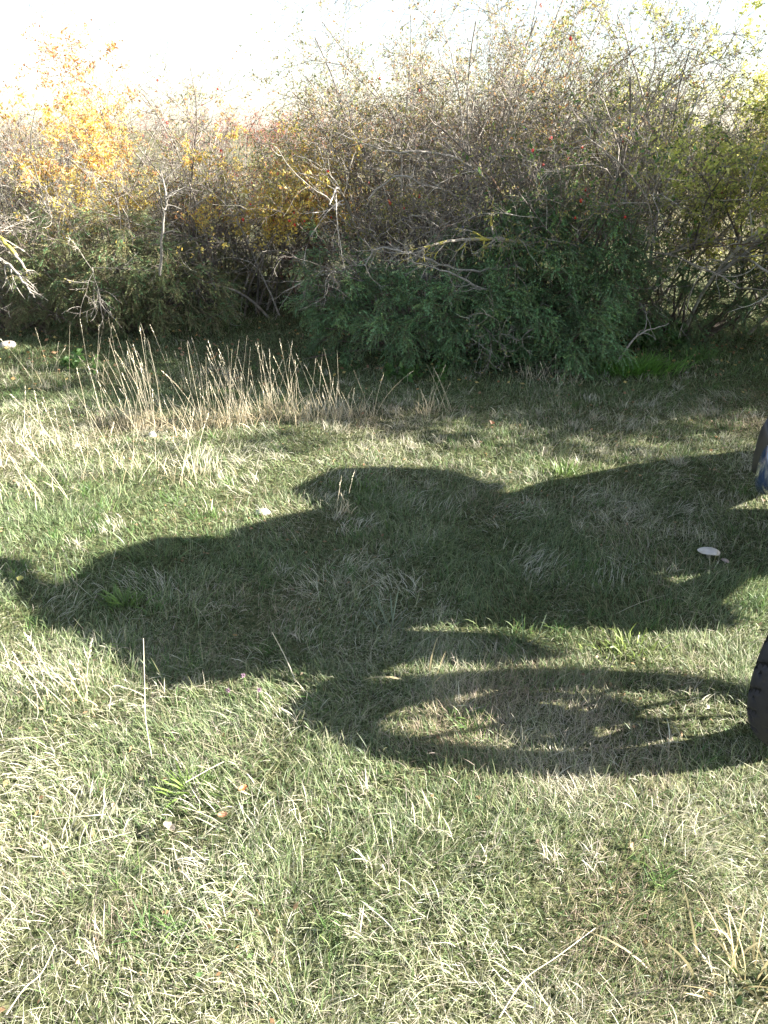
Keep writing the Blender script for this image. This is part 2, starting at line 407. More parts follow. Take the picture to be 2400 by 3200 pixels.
def leaves(rng, acc, P, Ds, n, size, pal, jit=.02, aspect=.5, droop=.0, cl=1):
    N, K, _ = P.shape
    pi_ = rng.integers(0, N, n); t = rng.uniform(.15, 1, n)*(K-1); k = np.minimum(t.astype(int), K-2); f = (t-k)[:, None]
    p = P[pi_, k]*(1-f)+P[pi_, k+1]*f
    if cl > 1: p = np.repeat(p, cl, 0); pi_ = np.repeat(pi_, cl); k = np.repeat(k, cl); n = n*cl
    p = p+rng.normal(0, jit, (n, 3)); d = unit(Ds[pi_, k]*.4+rng.normal(size=(n, 3))+np.array([0, 0, -droop]))
    s = perp(d, rng); nn = np.cross(d, s); L = size*rng.uniform(.55, 1.25, n)[:, None]; W = L*aspect
    b = p; m1 = p+d*L*.45; tip = p+d*L+nn*L*rng.normal(0, .25, (n, 1)); fold = nn*W*.25
    V = np.stack([b, m1-s*W*.5+fold, m1-nn*0, m1+s*W*.5+fold, tip], 1)
    base = (np.arange(n)*5)[:, None]
    tr = np.concatenate([base+np.array(x) for x in ((0, 1, 2), (0, 2, 3), (1, 4, 2), (2, 4, 3))], 0)
    pal = np.asarray(pal); c = pal[rng.integers(0, len(pal), n)]*rng.uniform(.7, 1.3, (n, 1))
    acc.add(V.reshape(-1, 3), None, tr, np.repeat(c, 5, 0))

BROWN = [[.16, .13, .11], [.21, .18, .16], [.13, .11, .10], [.26, .23, .20]]
PALE = [[.36, .33, .29], [.28, .25, .22], [.42, .39, .34], [.22, .19, .16]]
ORANGE = [[.72, .36, .14], [.78, .46, .18], [.62, .28, .14], [.8, .55, .26]]
YELLOW = [[.8, .6, .12], [.8, .66, .18], [.74, .56, .14], [.62, .55, .2]]
YGREEN = [[.55, .57, .14], [.65, .64, .2], [.42, .48, .12], [.72, .68, .26]]
OLV = [[.26, .28, .09], [.36, .34, .12], [.2, .24, .08], [.42, .36, .15]]
DGREEN = [[.06, .13, .03], [.09, .17, .05], [.12, .2, .06]]
RUST = [[.5, .25, .1], [.6, .35, .15], [.55, .42, .15]]
REDD = [[.45, .13, .08], [.5, .2, .12], [.35, .12, .08]]

def hip_mesh():
    n = 8; K = 6; P = []
    for k in range(K+1):
        t = k/K; r = math.sin(math.pi*min(1, t*.95+.02))**.7*.0095; z = -t*.026
        for j in range(n): P.append((r*math.cos(2*math.pi*j/n), r*math.sin(2*math.pi*j/n), z))
    q = [[k*n+j, k*n+(j+1) % n, (k+1)*n+(j+1) % n, (k+1)*n+j] for k in range(K) for j in range(n)]
    return P, q
M_HIP = simple('rose_hip_skin', (.5, .035, .02), .35, coat=.2, var=.4, bscale=8)
M_SLOE = simple('sloe_skin', (.03, .035, .09), .55)
HIP_ME = None
def shrub(name, X, Y, label, cat, group, seed, h=2.0, spreadr=.5, stems=12, tilt=.35, bark=BROWN, lv=(8, 7, 5), ratio=(.5, .5, .45), wig=.30, grav=-.01,
          leafsets=(), hips=0, r0=.011, squash=1.0, bias=(0, 0), t0=.22, arch=0.0, berries=0, canes=5):
    rng = np.random.default_rng(seed); z = float(hz(X, Y)); root = empty(name, (X, Y, z-.02), label, cat, group)
    a = rng.uniform(0, 2*math.pi, stems); rr = spreadr*np.sqrt(rng.uniform(0, 1, stems))
    P0 = np.stack([rr*np.cos(a), rr*np.sin(a)*squash, np.zeros(stems)], -1)
    D0 = unit(np.stack([np.cos(a)*tilt*rng.uniform(.2, 1.3, stems)+bias[0], np.sin(a)*tilt*squash*rng.uniform(.2, 1.3, stems)+bias[1], np.ones(stems)], -1))
    L = h*rng.uniform(.7, 1.08, stems); R = r0*rng.uniform(.6, 1.25, stems)
    bark = np.asarray(bark); acc = Acc(); allp = []
    P, Ds, Rr = grow(rng, P0, D0, L, R, 10, wig*.6, grav-arch); tube_paths(acc, P, Rr, bark[rng.integers(0, len(bark), stems)], 5); allp.append((P, Ds))
    for lev in range(len(lv)):
        p, d, L, R = sprout(rng, P, Ds, Rr, L, lv[lev], t0 if lev == 0 else .12, 1.0 if lev == 0 else .95, ratio[lev], .15 if arch == 0 else -.02)
        R = np.maximum(R, .0016)
        P, Ds, Rr = grow(rng, p, d, L, R, 6 if lev == 0 else 5 if lev == 1 else 4, wig*1.3, grav)
        Rr = np.maximum(Rr, .0011)
        # keep out of the ground
        P[..., 2] = np.maximum(P[..., 2], .02)
        tube_paths(acc, P, Rr, bark[rng.integers(0, len(bark), len(P))]*rng.uniform(.75, 1.25, (len(P), 1)), 3); allp.append((P, Ds))
    br = acc.build('branches', M_BARK, root)
    # older arching canes, each a limb of its own
    for ci in range(canes):
        a = rng.uniform(math.pi*.95, math.pi*2.05); L1 = np.array([h*rng.uniform(.75, 1.15)])
        p0 = np.array([[rng.normal(0, spreadr*.6), rng.normal(-.1, .15), 0]])
        d0 = unit(np.array([[math.cos(a)*rng.uniform(.2, .6), -rng.uniform(.05, .32), 1.0]]))
        P, Ds, Rr = grow(rng, p0, d0, L1, np.array([rng.uniform(.008, .016)*max(1, r0/.011)]), 16, .13, -.055); P[..., 2] = np.maximum(P[..., 2], .02)
        ca = Acc(); cc = np.array([PALE[rng.integers(0, 4)]])*1.2; tube_paths(ca, P, Rr, cc, 6)
        p, d, L, R = sprout(rng, P, Ds, Rr, L1, 12, .3, .9, .3)
        P, Ds, Rr = grow(rng, p, d, L, np.maximum(R, .0022), 7, .25, -.02); P[..., 2] = np.maximum(P[..., 2], .02); tube_paths(ca, P, Rr, np.repeat(cc, len(P), 0), 4)
        p, d, L, R = sprout(rng, P, Ds, Rr, L, 4, .15, .9, .45)
        P, Ds, Rr = grow(rng, p, d, L, np.maximum(R, .0015), 5, .3, 0); P[..., 2] = np.maximum(P[..., 2], .02); tube_paths(ca, P, Rr, np.repeat(cc, len(P), 0), 3)
        ca.build('cane', M_BARK, root)
    fo = Acc()
    for (n, size, pal, zr, cl) in leafsets:
        P, Ds = allp[-1]; mid = P[:, 2, 2]/h
        k = (mid >= zr[0]) & (mid <= zr[1])
        if len(zr) > 2: k &= (P[:, 2, 0] >= zr[2]) & (P[:, 2, 0] <= zr[3])
        # patchy foliage
        pn = N3(P[:, 2, 0]+seed, P[:, 2, 2]*1.3+P[:, 2, 1], .35, 2); k &= pn > .42
        if k.sum() > 5: leaves(rng, fo, P[k], Ds[k], n, size, pal, jit=.012, cl=cl, droop=.3)
    if fo.v: fo.build('foliage', M_LEAF, root)
    if hips or berries:
        global HIP_ME
        P, Ds = allp[-1]; 
        for nm, cnt, mt in (('rose_hip', hips, M_HIP), ('sloe_berry', berries, M_SLOE)):
            sel = np.where((P[:, -1, 2] > h*.42) & (P[:, -1, 1] < .25))[0]
            if not cnt or not len(sel): continue
            first = None
            pick = rng.choice(sel, cnt)
            for i in pick:
                if first is None:
                    v, q = hip_mesh(); v = np.array(v)
                    if nm == 'sloe_berry': v = v*np.array([.8, .8, .5])
                    o = newmesh(nm, v, quads=np.array(q), mat=mt, parent=root, smooth=True); first = o
                else: o = first.copy(); COL.objects.link(o); o.parent = root
                o.location = tuple(P[i, -1]); s = rng.uniform(.75, 1.15); o.scale = (s, s, s); o.rotation_euler = (rng.normal(0, .4), rng.normal(0, .4), 0)
    return root

G_H = 'autumn shrubs forming the hedge'
ALL = (0, 1.3)
def X_at(pxx, Y, z=1.0): return (pxx-1200)/2311*(Y*.888+(CAM_H-z)*.46)
shrub('blackthorn_shrub', X_at(0, 7.3), 7.3, 'dark bare thorny shrub at the far left end of the hedge', 'shrub', G_H, 1, h=1.6, spreadr=.5, stems=12, lv=(9, 7, 5), bark=BROWN,
      leafsets=[(1820, .02, RUST, ALL, 1)])
shrub('orange_shrub', X_at(330, 6.9), 6.9, 'tall orange leaved shrub rising above the left part of the hedge', 'shrub', G_H, 2, canes=0, h=2.3, spreadr=.3, stems=11, lv=(9, 7, 5), tilt=.2, bark=PALE,
      leafsets=[(3800, .03, ORANGE, (.5, 1.3, -.45, .45), 1), (6000, .03, YELLOW, (.3, .75, -.45, .7), 1), (1820, .025, RUST, ALL, 1)])
shrub('arching_shrub', X_at(230, 6.8), 6.8, 'grey leafless shrub with arching pale canes below the orange leaves', 'shrub', G_H, 3, h=1.9, spreadr=.3, stems=26, lv=(9, 6, 4), tilt=.9, bark=PALE, arch=.12, wig=.14,
      r0=.008, leafsets=[(1560, .02, OLV, (0, .5), 1)])
shrub('wild_rose_shrub', X_at(715, 7.0), 7.0, 'wild rose shrub with yellow leaves and small red hips left of the hedge gap', 'shrub', G_H, 4, h=1.95, spreadr=.36, stems=16, lv=(9, 7, 5), tilt=.38, bark=BROWN+PALE, arch=.03,
      leafsets=[(9500, .03, YELLOW, (.35, .8, -.2, 1.2), 1), (2860, .026, ORANGE, (.4, .9, -.3, 1.2), 1), (2500, .02, OLV, ALL, 1)], hips=34)
shrub('thorny_shrub', X_at(750, 7.6), 7.7, 'low brown leafless thicket behind the grassy recess left of the gap', 'shrub', G_H, 5, h=1.1, spreadr=.55, stems=22, lv=(9, 7, 5), tilt=.6, bark=BROWN,
      leafsets=[(4680, .016, OLV, ALL, 1)])
shrub('reddish_shrub', X_at(1040, 7.7), 7.7, 'thin reddish shrub filling the low gap in the hedge', 'shrub', G_H, 6, h=1.2, spreadr=.4, stems=13, lv=(8, 6, 5), tilt=.45, bark=[[.25, .13, .11], [.2, .12, .1]],
      leafsets=[(3380, .02, REDD, ALL, 1), (1820, .02, OLV, ALL, 1)], hips=10)
shrub('blackthorn_shrub', X_at(1310, 6.6), 6.6, 'grey twiggy thorny shrub right of the hedge gap', 'shrub', G_H, 7, canes=9, h=2.05, spreadr=.45, stems=24, lv=(10, 8, 5), tilt=.42, bark=BROWN+PALE,
      leafsets=[(13728, .022, OLV, ALL, 1), (1560, .02, RUST, (.5, 1.3), 1)], hips=5)
shrub('tall_shrub', X_at(1560, 6.6), 6.6, 'tallest shrub with rusty leaves at its top in the middle of the right hedge', 'shrub', G_H, 8, canes=9, h=2.48, spreadr=.5, stems=24, lv=(10, 8, 5), tilt=.3, bark=BROWN+PALE,
      leafsets=[(4420, .024, RUST, (.55, 1.3), 1), (14872, .022, OLV, ALL, 1)], hips=4, berries=8)
shrub('wild_rose_shrub', X_at(1840, 6.2), 6.2, 'wild rose shrub with large red hips over pale canes on the right', 'shrub', G_H, 9, canes=9, h=2.15, spreadr=.5, stems=23, lv=(9, 8, 5), tilt=.42, bark=BROWN+PALE+[[.2, .12, .08]],
      leafsets=[(12584, .022, OLV, ALL, 1), (1300, .035, DGREEN, (.2, .8), 2)], hips=24, berries=6)
shrub('thorny_shrub', X_at(1380, 6.1), 6.15, 'tangle of bare grey twigs above the low juniper', 'shrub', G_H, 10, canes=9, h=1.3, spreadr=.5, stems=18, lv=(8, 6, 4), tilt=.7, bark=BROWN+PALE, arch=.03,
      leafsets=[(780, .018, OLV, ALL, 1)])
shrub('privet_shrub', X_at(2180, 6.4), 6.4, 'leafy yellow green shrub with upright canes beside the hips', 'shrub', G_H, 12, h=2.0, spreadr=.5, stems=15, lv=(9, 7, 5), tilt=.3, bark=BROWN+[[.3, .27, .2]],
      leafsets=[(17000, .034, YGREEN, (.1, 1.3), 1), (3380, .026, DGREEN, (.2, 1.), 1)], berries=14)
shrub('privet_shrub', X_at(2480, 6.2), 6.2, 'bright yellow leaved shrub at the right edge of the photo', 'shrub', G_H, 13, h=2.12, spreadr=.5, stems=13, lv=(9, 7, 5), tilt=.34, bark=BROWN+[[.3, .27, .2]],
      leafsets=[(17000, .034, YGREEN+[[.7, .62, .16]], ALL, 1)], berries=10)
# back row closing the hedge
for i, (x, Y, h) in enumerate(((-3.5, 7.9, 1.6), (-1.6, 7.9, 1.6), (.6, 7.6, 1.7), (1.4, 7.7, 2.1), (2.5, 7.7, 2.1), (3.8, 7.3, 2.2))):
    labs = ['bare shrub behind the left end of the hedge', 'bare shrub behind the orange leaved shrub', 'shrub behind the grey thorny one right of the gap',
            'shrub behind the tallest shrub', 'shrub behind the yellow green leafy shrub', 'shrub behind the right edge of the hedge']
    shrub('hedge_shrub', x, Y, labs[i], 'shrub', G_H, 20+i, canes=0, h=h*.92, spreadr=.6, stems=20, lv=(8, 7, 5), tilt=.4, bark=BROWN, leafsets=[(9000, .026, OLV+RUST[:1], ALL, 1)])
# the hedge carries on to the right, nearer, and shades the strip in front of it
for i, (x, Y, h) in enumerate(((3.75, 4.95, 2.3), (4.6, 4.78, 2.9), (5.5, 4.72, 3.1), (6.5, 4.8, 3.3), (7.6, 4.85, 3.5), (5.0, 5.2, 2.6))):
    shrub('hedge_shrub', x, Y, ['nearest', 'second', 'third', 'fourth', 'farthest', 'rearmost'][i]+' green hedge shrub to the right of the frame, shading the meadow', 'shrub', 'hedge shrubs right of the frame', 40+i, canes=0, h=h, spreadr=.5, stems=18, lv=(8, 7, 5), tilt=.3, squash=.35,
          leafsets=[(26000, .045, YGREEN, ALL, 1)])

# ------------------------------------------------------------------ junipers
def juniper(X, Y, label, seed, lobes, cols, n, tw=.105):
    """lobes: (dx,dy,z,rx,ry,rz) ellipsoids the sprays fill"""
    rng = np.random.default_rng(seed); z0 = float(hz(X, Y)); root = empty('juniper_bush', (X, Y, z0), label, 'juniper', 'dark green junipers at the hedge foot')
    acc = Acc(); bk = Acc()
    lob = np.array(lobes); vol = lob[:, 3]*lob[:, 5]; pr = vol/vol.sum()
    # woody limbs to each lobe
    for l in lob:
        m = 7; P0 = np.tile([l[0]*.25, l[1]*.3+.1, 0], (m, 1))+rng.normal(0, .05, (m, 3)); P0[:, 2] = 0
        T = l[:3]+rng.normal(0, 1, (m, 3))*l[3:]*.4; D = unit(T-P0); L = np.linalg.norm(T-P0, axis=1)
        P, Ds, R = grow(rng, P0, D, L, np.full(m, .014), 7, .12, 0.0); tube_paths(bk, P, R, np.tile([.13, .10, .08], (m, 1)), 5)
    # plumes: drooping branchlets at the lobe surface, each carrying many sprays
    M = n//26; pl = rng.choice(len(lob), M, p=pr); pu = unit(rng.normal(size=(M, 3))+np.array([0, -.25, .1]))
    PC = lob[pl, :3]+pu*lob[pl, 3:]*rng.uniform(.72, 1.08, (M, 1)); PC[:, 2] = np.abs(PC[:, 2])+.05
    pdv = unit(pu*np.array([1, 1, .35])+np.array([0, 0, .25])); PT, PD, PR = grow(rng, PC-pdv*.10, pdv, rng.uniform(.14, .26, M), np.full(M, .004), 6, .12, -.16)
    PT[..., 2] = np.maximum(PT[..., 2], .015)
    tube_paths(bk, PT, PR, np.tile([.13, .10, .07], (M, 1)), 4)
    ptint = rng.uniform(.65, 1.35, M)
    li = rng.choice(len(lob), n, p=pr); u = unit(rng.normal(size=(n, 3)))
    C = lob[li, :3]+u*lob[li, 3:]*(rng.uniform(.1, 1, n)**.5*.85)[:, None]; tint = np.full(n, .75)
    on = rng.random(n) < .85; pi0 = rng.integers(0, M, n); tt = rng.uniform(.25, 1, n)*5; kk = np.minimum(tt.astype(int), 4); ff = (tt-kk)[:, None]
    pos = PT[pi0, kk]*(1-ff)+PT[pi0, kk+1]*ff+rng.normal(0, .012, (n, 3))
    C = np.where(on[:, None], pos, C); u = np.where(on[:, None], unit(PD[pi0, kk]+rng.normal(0, .6, (n, 3))), u); tint = np.where(on, ptint[pi0], tint)
    C[:, 2] = np.abs(C[:, 2])+.015
    d = unit(u*np.array([1, 1, .7])+rng.normal(0, .3, (n, 3))+np.array([0, 0, .1]))
    L = tw*rng.uniform(.5, 1.5, n)
    P, Ds, R = grow(rng, C, d, L, np.full(n, .0016), 5, .14, -.2); P[..., 2] = np.maximum(P[..., 2], .01)
    tube_paths(bk, P, R, np.tile([.14, .11, .07], (n, 1)), 3)
    m = 54   # needles per spray
    pi_ = np.repeat(np.arange(n), m); t = rng.uniform(0, 1, n*m)*4; k = np.minimum(t.astype(int), 3); f = (t-k)[:, None]
    p = P[pi_, k]*(1-f)+P[pi_, k+1]*f; dd = Ds[pi_, k]; nd = unit(dd*.9+perp(dd, rng)); s = perp(nd, rng)
    ln = rng.uniform(.008, .015, n*m)[:, None]
    V = np.stack([p-s*.0014, p+s*.0014, p+nd*ln], 1).reshape(-1, 3)
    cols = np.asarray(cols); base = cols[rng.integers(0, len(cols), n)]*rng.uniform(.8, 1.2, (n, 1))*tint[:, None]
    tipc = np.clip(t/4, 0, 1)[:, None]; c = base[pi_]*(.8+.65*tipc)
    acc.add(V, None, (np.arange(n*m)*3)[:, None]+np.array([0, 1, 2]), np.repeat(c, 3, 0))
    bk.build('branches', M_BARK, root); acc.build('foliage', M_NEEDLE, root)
    return root
JG = [[.13, .26, .11], [.10, .21, .08], [.19, .33, .17], [.18, .29, .10]]
JO = [[.20, .24, .10], [.25, .27, .12], [.15, .20, .08], [.26, .23, .12]]
juniper(.52, 5.42, 'low spreading juniper with drooping blue green sprays, left of the upright one', 1,
        [(-.75, .1, .25, .38, .35, .28), (-.35, -.15, .28, .42, .38, .3), (.1, -.2, .3, .45, .38, .3), (.45, -.1, .35, .4, .38, .35), (-.9, .3, .42, .2, .25, .3)], JG, 6500)
juniper(1.22, 5.38, 'upright dark green juniper, tallest of the junipers, right of centre', 2,
        [(0, 0, .3, .5, .4, .3), (-.1, .05, .62, .36, .33, .33), (-.15, .1, .95, .16, .18, .27), (.3, -.05, .7, .2, .22, .3), (.05, -.35, .12, .28, .2, .18), (-.4, .15, .75, .3, .25, .2)], JG, 7000)
juniper(2.4, 5.8, 'low dark juniper under the yellow leaved shrub on the right', 3,
        [(0, 0, .25, .5, .35, .28), (-.4, .0, .35, .32, .3, .3), (.45, .1, .3, .35, .3, .3)], JG[:2]+JO[:1], 2600)
juniper(-2.15, 6.1, 'wide olive green juniper below the arching grey shrub', 4,
        [(0, 0, .35, .55, .4, .38), (.5, .05, .3, .4, .35, .33), (-.4, .05, .45, .35, .35, .4), (.15, -.1, .6, .3, .3, .3)], JO+JG[:1], 5200)
juniper(-3.05, 6.15, 'brownish juniper at the left edge of the photo', 5,
        [(0, 0, .35, .5, .4, .4), (.45, -.05, .3, .35, .35, .3), (-.5, 0, .4, .5, .4, .4)], JO+[[.18, .13, .09]], 2600)
juniper(-1.55, 7.2, 'small dark juniper right of the wide olive one, beside the grassy gap', 6,
        [(0, 0, .28, .45, .35, .3), (.4, .1, .25, .3, .3, .25)], JO, 1800)

# ------------------------------------------------------------------ curved dead branches with lichen
M_LICH = simple('lichen_bark', (.42, .38, .28), .8, bump=.6, bscale=90)
t = M_LICH.node_tree; r = t.nodes.new('ShaderNodeValToRGB'); n = t.nodes.new('ShaderNodeTexNoise'); n.inputs['Scale'].default_value = 14
r.color_ramp.elements[0].position = .5; r.color_ramp.elements[0].color = (.27, .24, .20, 1); r.color_ramp.elements[1].position = .58; r.color_ramp.elements[1].color = (.42, .36, .07, 1)
tc = t.nodes.new('ShaderNodeTexCoord'); t.links.new(tc.outputs['Object'], n.inputs[0]); t.links.new(n.outputs[0], r.inputs[0]); t.links.new(r.outputs[0], t.nodes['Principled BSDF'].inputs['Base Color'])
M_PALEB = simple('weathered_bark', (.27, .245, .215), .8, bump=.5, bscale=90, var=.3)
def pix3(x, y, Y):   # point on the vertical plane at distance Y seen at pixel
    F = 26/36*3200; u = (x-1200)/F; v = (1600-y)/F
    d = (u, math.cos(PITCH)+v*math.sin(PITCH), -math.sin(PITCH)+v*math.cos(PITCH)); s = Y/d[1]
    return (d[0]*s, Y, CAM_H+d[2]*s)
def smooth_path(pts, m=6):
    pts = np.array(pts, float); n = len(pts); out = []
    for i in range(n-1):
        p0 = pts[max(i-1, 0)]; p1 = pts[i]; p2 = pts[i+1]; p3 = pts[min(i+2, n-1)]
        for k in range(m):
            t = k/m; out.append(.5*((2*p1)+(-p0+p2)*t+(2*p0-5*p1+4*p2-p3)*t*t+(-p0+3*p1-3*p2+p3)*t**3))
    out.append(pts[-1]); return np.array(out)
def branch(name, pixpts, label, cat, mat, r0, seed, side=14, group=None, wob=.008):
    rng = np.random.default_rng(seed)
    r0 *= 1.1; pts = [pix3(p[0], p[1], p[2]-.25) for p in pixpts]; P = smooth_path(pts, 6); o0 = P[0].copy(); P = P-o0; P[1:-1] += rng.normal(0, wob*.5, (len(P)-2, 3))
    acc = Acc(); R = np.linspace(r0, r0*.4, len(P))[None]*rng.uniform(.85, 1.15, (1, len(P)))
    tube_paths(acc, P[None], R, np.array([[.4, .37, .3]]), 7)
    D = unit(np.gradient(P, axis=0))
    p, d, L, Rr = sprout(rng, P[None], D[None], R, np.array([.45]), side, .15, 1.1, .55)
    p2, d2, r2 = grow(rng, p, d, L, np.maximum(Rr, .003), 6, .3, 0); tube_paths(acc, p2, r2, np.tile([.4, .37, .3], (len(p2), 1)), 4)
    p, d, L, Rr = sprout(rng, p2, d2, r2, L, 3, .2, 1.0, .45)
    p3, d3, r3 = grow(rng, p, d, L, np.maximum(Rr, .0018), 5, .3, 0); tube_paths(acc, p3, r3, np.tile([.4, .37, .3], (len(p3), 1)), 3)
    o = acc.build(name, mat); o.location = tuple(o0)
    return tag(o, label, cat, group)
G_B = 'pale dead branches in the hedge'
branch('lichen_branch', [(1760, 880, 5.9), (1690, 780, 5.6), (1560, 748, 5.4), (1420, 752, 5.3), (1335, 770, 5.2), (1300, 800, 5.2)], 'branch crusted with yellow lichen reaching left above the junipers', 'branch', M_LICH, .014, 1, 16, G_B)
branch('dead_branch', [(1720, 770, 5.8), (1600, 830, 5.5), (1450, 845, 5.4), (1300, 800, 5.3), (1190, 775, 5.3), (1140, 830, 5.3)], 'crooked grey branch curling under the lichen one above the junipers', 'branch', M_PALEB, .010, 2, 16, G_B)
branch('dead_branch', [(1660, 900, 5.6), (1520, 905, 5.3), (1400, 850, 5.2), (1290, 820, 5.2)], 'thin dead branch lowest above the low juniper', 'branch', M_PALEB, .008, 3, 14, G_B)
branch('dead_branch', [(1530, 760, 6.2), (1480, 640, 6.0), (1400, 600, 5.8), (1320, 575, 5.7), (1240, 550, 5.7), (1150, 620, 5.7)], 'arched pale branch curving down left in the middle of the hedge', 'branch', M_PALEB, .010, 4, 10, G_B)
branch('dead_branch', [(1560, 600, 6.1), (1440, 500, 5.9), (1330, 475, 5.8), (1200, 470, 5.8), (1050, 415, 5.9)], 'long pale branch sweeping left across the hedge gap', 'branch', M_PALEB, .009, 5, 10, G_B)
branch('dead_branch', [(1690, 640, 6.0), (1720, 540, 5.8), (1780, 470, 5.7), (1850, 480, 5.7), (1900, 560, 5.7)], 'pale branch bent like a hook left of the rose hips', 'branch', M_PALEB, .008, 6, 8, G_B)
branch('lichen_branch', [(-60, 700, 5.9), (10, 750, 5.7), (60, 810, 5.6), (85, 850, 5.6)], 'short yellow lichen branch sloping down at the left edge', 'branch', M_LICH, .015, 7, 5, G_B)
branch('dead_branch', [(-60, 780, 5.9), (30, 830, 5.7), (80, 890, 5.6), (110, 930, 5.6)], 'bare broken branch under the lichen branch at the left edge', 'branch', M_PALEB, .011, 8, 8, G_B)
branch('dead_branch', [(500, 860, 5.9), (510, 700, 5.8), (520, 620, 5.8), (500, 520, 5.8)], 'upright pale stem among the orange leaves on the left', 'branch', M_PALEB, .010, 9, 12, G_B)
branch('dead_branch', [(1930, 1130, 5.1), (1980, 1060, 5.15), (2020, 1035, 5.2), (2090, 1010, 5.25)], 'curved fallen twig behind the bright green grass clump', 'branch', M_PALEB, .007, 10, 5, G_B)
branch('dead_branch', [(2240, 860, 5.8), (2330, 790, 5.7), (2400, 730, 5.7), (2470, 660, 5.7)], 'leaning grey limb under the yellow shrub at the right edge', 'branch', M_PALEB, .016, 11, 8, G_B)
branch('dead_branch', [(1960, 960, 5.9), (1880, 700, 5.8), (1840, 600, 5.8), (1800, 700, 5.8)], 'dark bent cane between the two rose shrubs', 'branch', M_PALEB, .007, 12, 9, G_B)

# ------------------------------------------------------------------ bright green clump, nettle, clovers
def green_clump(x, y, label, n, h, sp, seed, col=(.09, .24, .035)):
    rng = np.random.default_rng(seed); X, Y = px(x, y); z = float(hz(X, Y))
    px_ = X+rng.normal(0, sp, n); py_ = Y+rng.normal(0, sp*.45, n)
    az = np.arctan2((py_-Y)/.45, px_-X)+rng.normal(0, .6, n)
    a = Acc(); a.add(*blades(rng, px_, py_, az, np.abs(rng.normal(.35, .25, n)), rng.normal(.9, .35, n), h*rng.uniform(.5, 1.1, n), rng.uniform(.003, .006, n),
                     np.array(col)*np.array([1.05, .8, 1.0])*rng.uniform(.7, 1.4, (n, 1)), 5))
    a.v = [v-np.array([X, Y, z]) for v in a.v]
    o = a.build('green_grass_clump', M_GRASS); o.location = (X, Y, z); tag(o, label, 'grass clump', 'green grass clumps'); return o
green_clump(1985, 1165, 'large bright green grass clump at the foot of the right hedge', 620, .18, .15, 1, (.13, .36, .05))
green_clump(2180, 1130, 'small green grass clump right of the large bright one', 160, .13, .09, 2, (.10, .24, .05))
green_clump(1130, 1530, 'green tuft in the shadow near the small broken straw tuft', 120, .10, .06, 3, (.09, .2, .04))
green_clump(390, 1900, 'green tuft at the left lower edge of the vehicle shadow', 110, .09, .03, 4, (.12, .26, .05))
green_clump(480, 1760, 'broad bladed green tuft inside the left end of the shadow', 60, .15, .06, 5, (.12, .22, .07))
green_clump(1760, 1480, 'green tuft on the upper edge of the vehicle shadow', 90, .1, .04, 6, (.12, .24, .05))
green_clump(1220, 1960, 'broad pale green tuft in the middle of the shadow', 26, .14, .03, 7, (.16, .26, .14))
green_clump(1640, 2010, 'blue green blades standing in the dark wheel shadow', 16, .12, .03, 8, (.12, .22, .10))
green_clump(1330, 2130, 'two pale wide leaves lit at the edge of the wheel shadow', 7, .15, .03, 9, (.5, .55, .25))
green_clump(1960, 2030, 'bright green tuft on the sunlit patch inside the wheel shadow', 110, .07, .07, 10, (.16, .28, .05))
green_clump(1480, 2270, 'green tuft on the dark tyre shadow', 60, .06, .03, 11, (.1, .24, .04))
green_clump(600, 2480, 'fresh green tuft in the lower left sunny grass', 60, .08, .03, 12, (.14, .28, .05))
green_clump(2340, 3080, 'coarse pale blades at the lower right corner', 60, .2, .06, 13, (.4, .45, .2))
green_clump(870, 1300, 'green patch behind the bright straw band', 60, .07, .06, 14, (.09, .2, .04))

def nettle(x, y, label, seed, h=.2, n=12):
    rng = np.random.default_rng(seed); X, Y = px(x, y); root = empty('leafy_plant', (X, Y, float(hz(X, Y))), label, 'weed', 'leafy weeds at the hedge foot')
    P0 = rng.normal(0, .07, (n, 3)); P0[:, 2] = 0; D0 = unit(rng.normal(0, .4, (n, 3))+np.array([0, 0, 1.])); L = h*rng.uniform(.6, 1.1, n)
    P, Ds, R = grow(rng, P0, D0, L, np.full(n, .0025), 6, .1, 0); a = Acc(); tube_paths(a, P, R, np.tile([.12, .22, .06], (n, 1)), 4); a.build('stem', M_LEAF, root)
    f = Acc(); leaves(rng, f, P, Ds, n*14, .05, [[.09, .18, .05], [.12, .22, .07], [.08, .15, .04]], jit=.01, aspect=.65, droop=.2); f.build('foliage', M_LEAF, root)
nettle(2030, 1100, 'pale green leafy weed behind the bright green clump', 1)
nettle(2120, 1085, 'smaller leafy weed right of the pale green one', 2, .15, 8)
nettle(1280, 1190, 'small leafy weed in the shade under the low juniper', 3, .12, 7)
nettle(240, 1150, 'small leafy weed in front of the left junipers', 4, .12, 6)

# ------------------------------------------------------------------ mushrooms, leaf, stones
M_CAP = simple('mushroom_cap', (.55, .51, .47), .7, bump=.4, bscale=40, var=.12)
M_STEM = simple('mushroom_stem', (.6, .55, .48), .8, bump=.3)
M_GILL = simple('mushroom_gills', (.25, .17, .13), .9)
M_BCAP = simple('brown_mushroom_cap', (.36, .29, .26), .6, var=.2)
def lathe_wavy(rings, wav, seed, n=40):
    rng = np.random.default_rng(seed); ph = rng.uniform(0, 6.28, 4); V = []
    for (r, z, k) in rings:
        for j in range(n):
            a = 2*math.pi*j/n; f = math.sin(3*a+ph[0])*.5+math.sin(5*a+ph[1])*.3+math.sin(2*a+ph[2])*.5
            V.append((r*(1+wav*.35*k*f)*math.cos(a), r*(1+wav*.35*k*f)*math.sin(a), z+wav*.07*k*f*r*2.2))
    q = [[k*n+j, k*n+(j+1) % n, (k+1)*n+(j+1) % n, (k+1)*n+j] for k in range(len(rings)-1) for j in range(n)]
    return np.array(V), np.array(q)
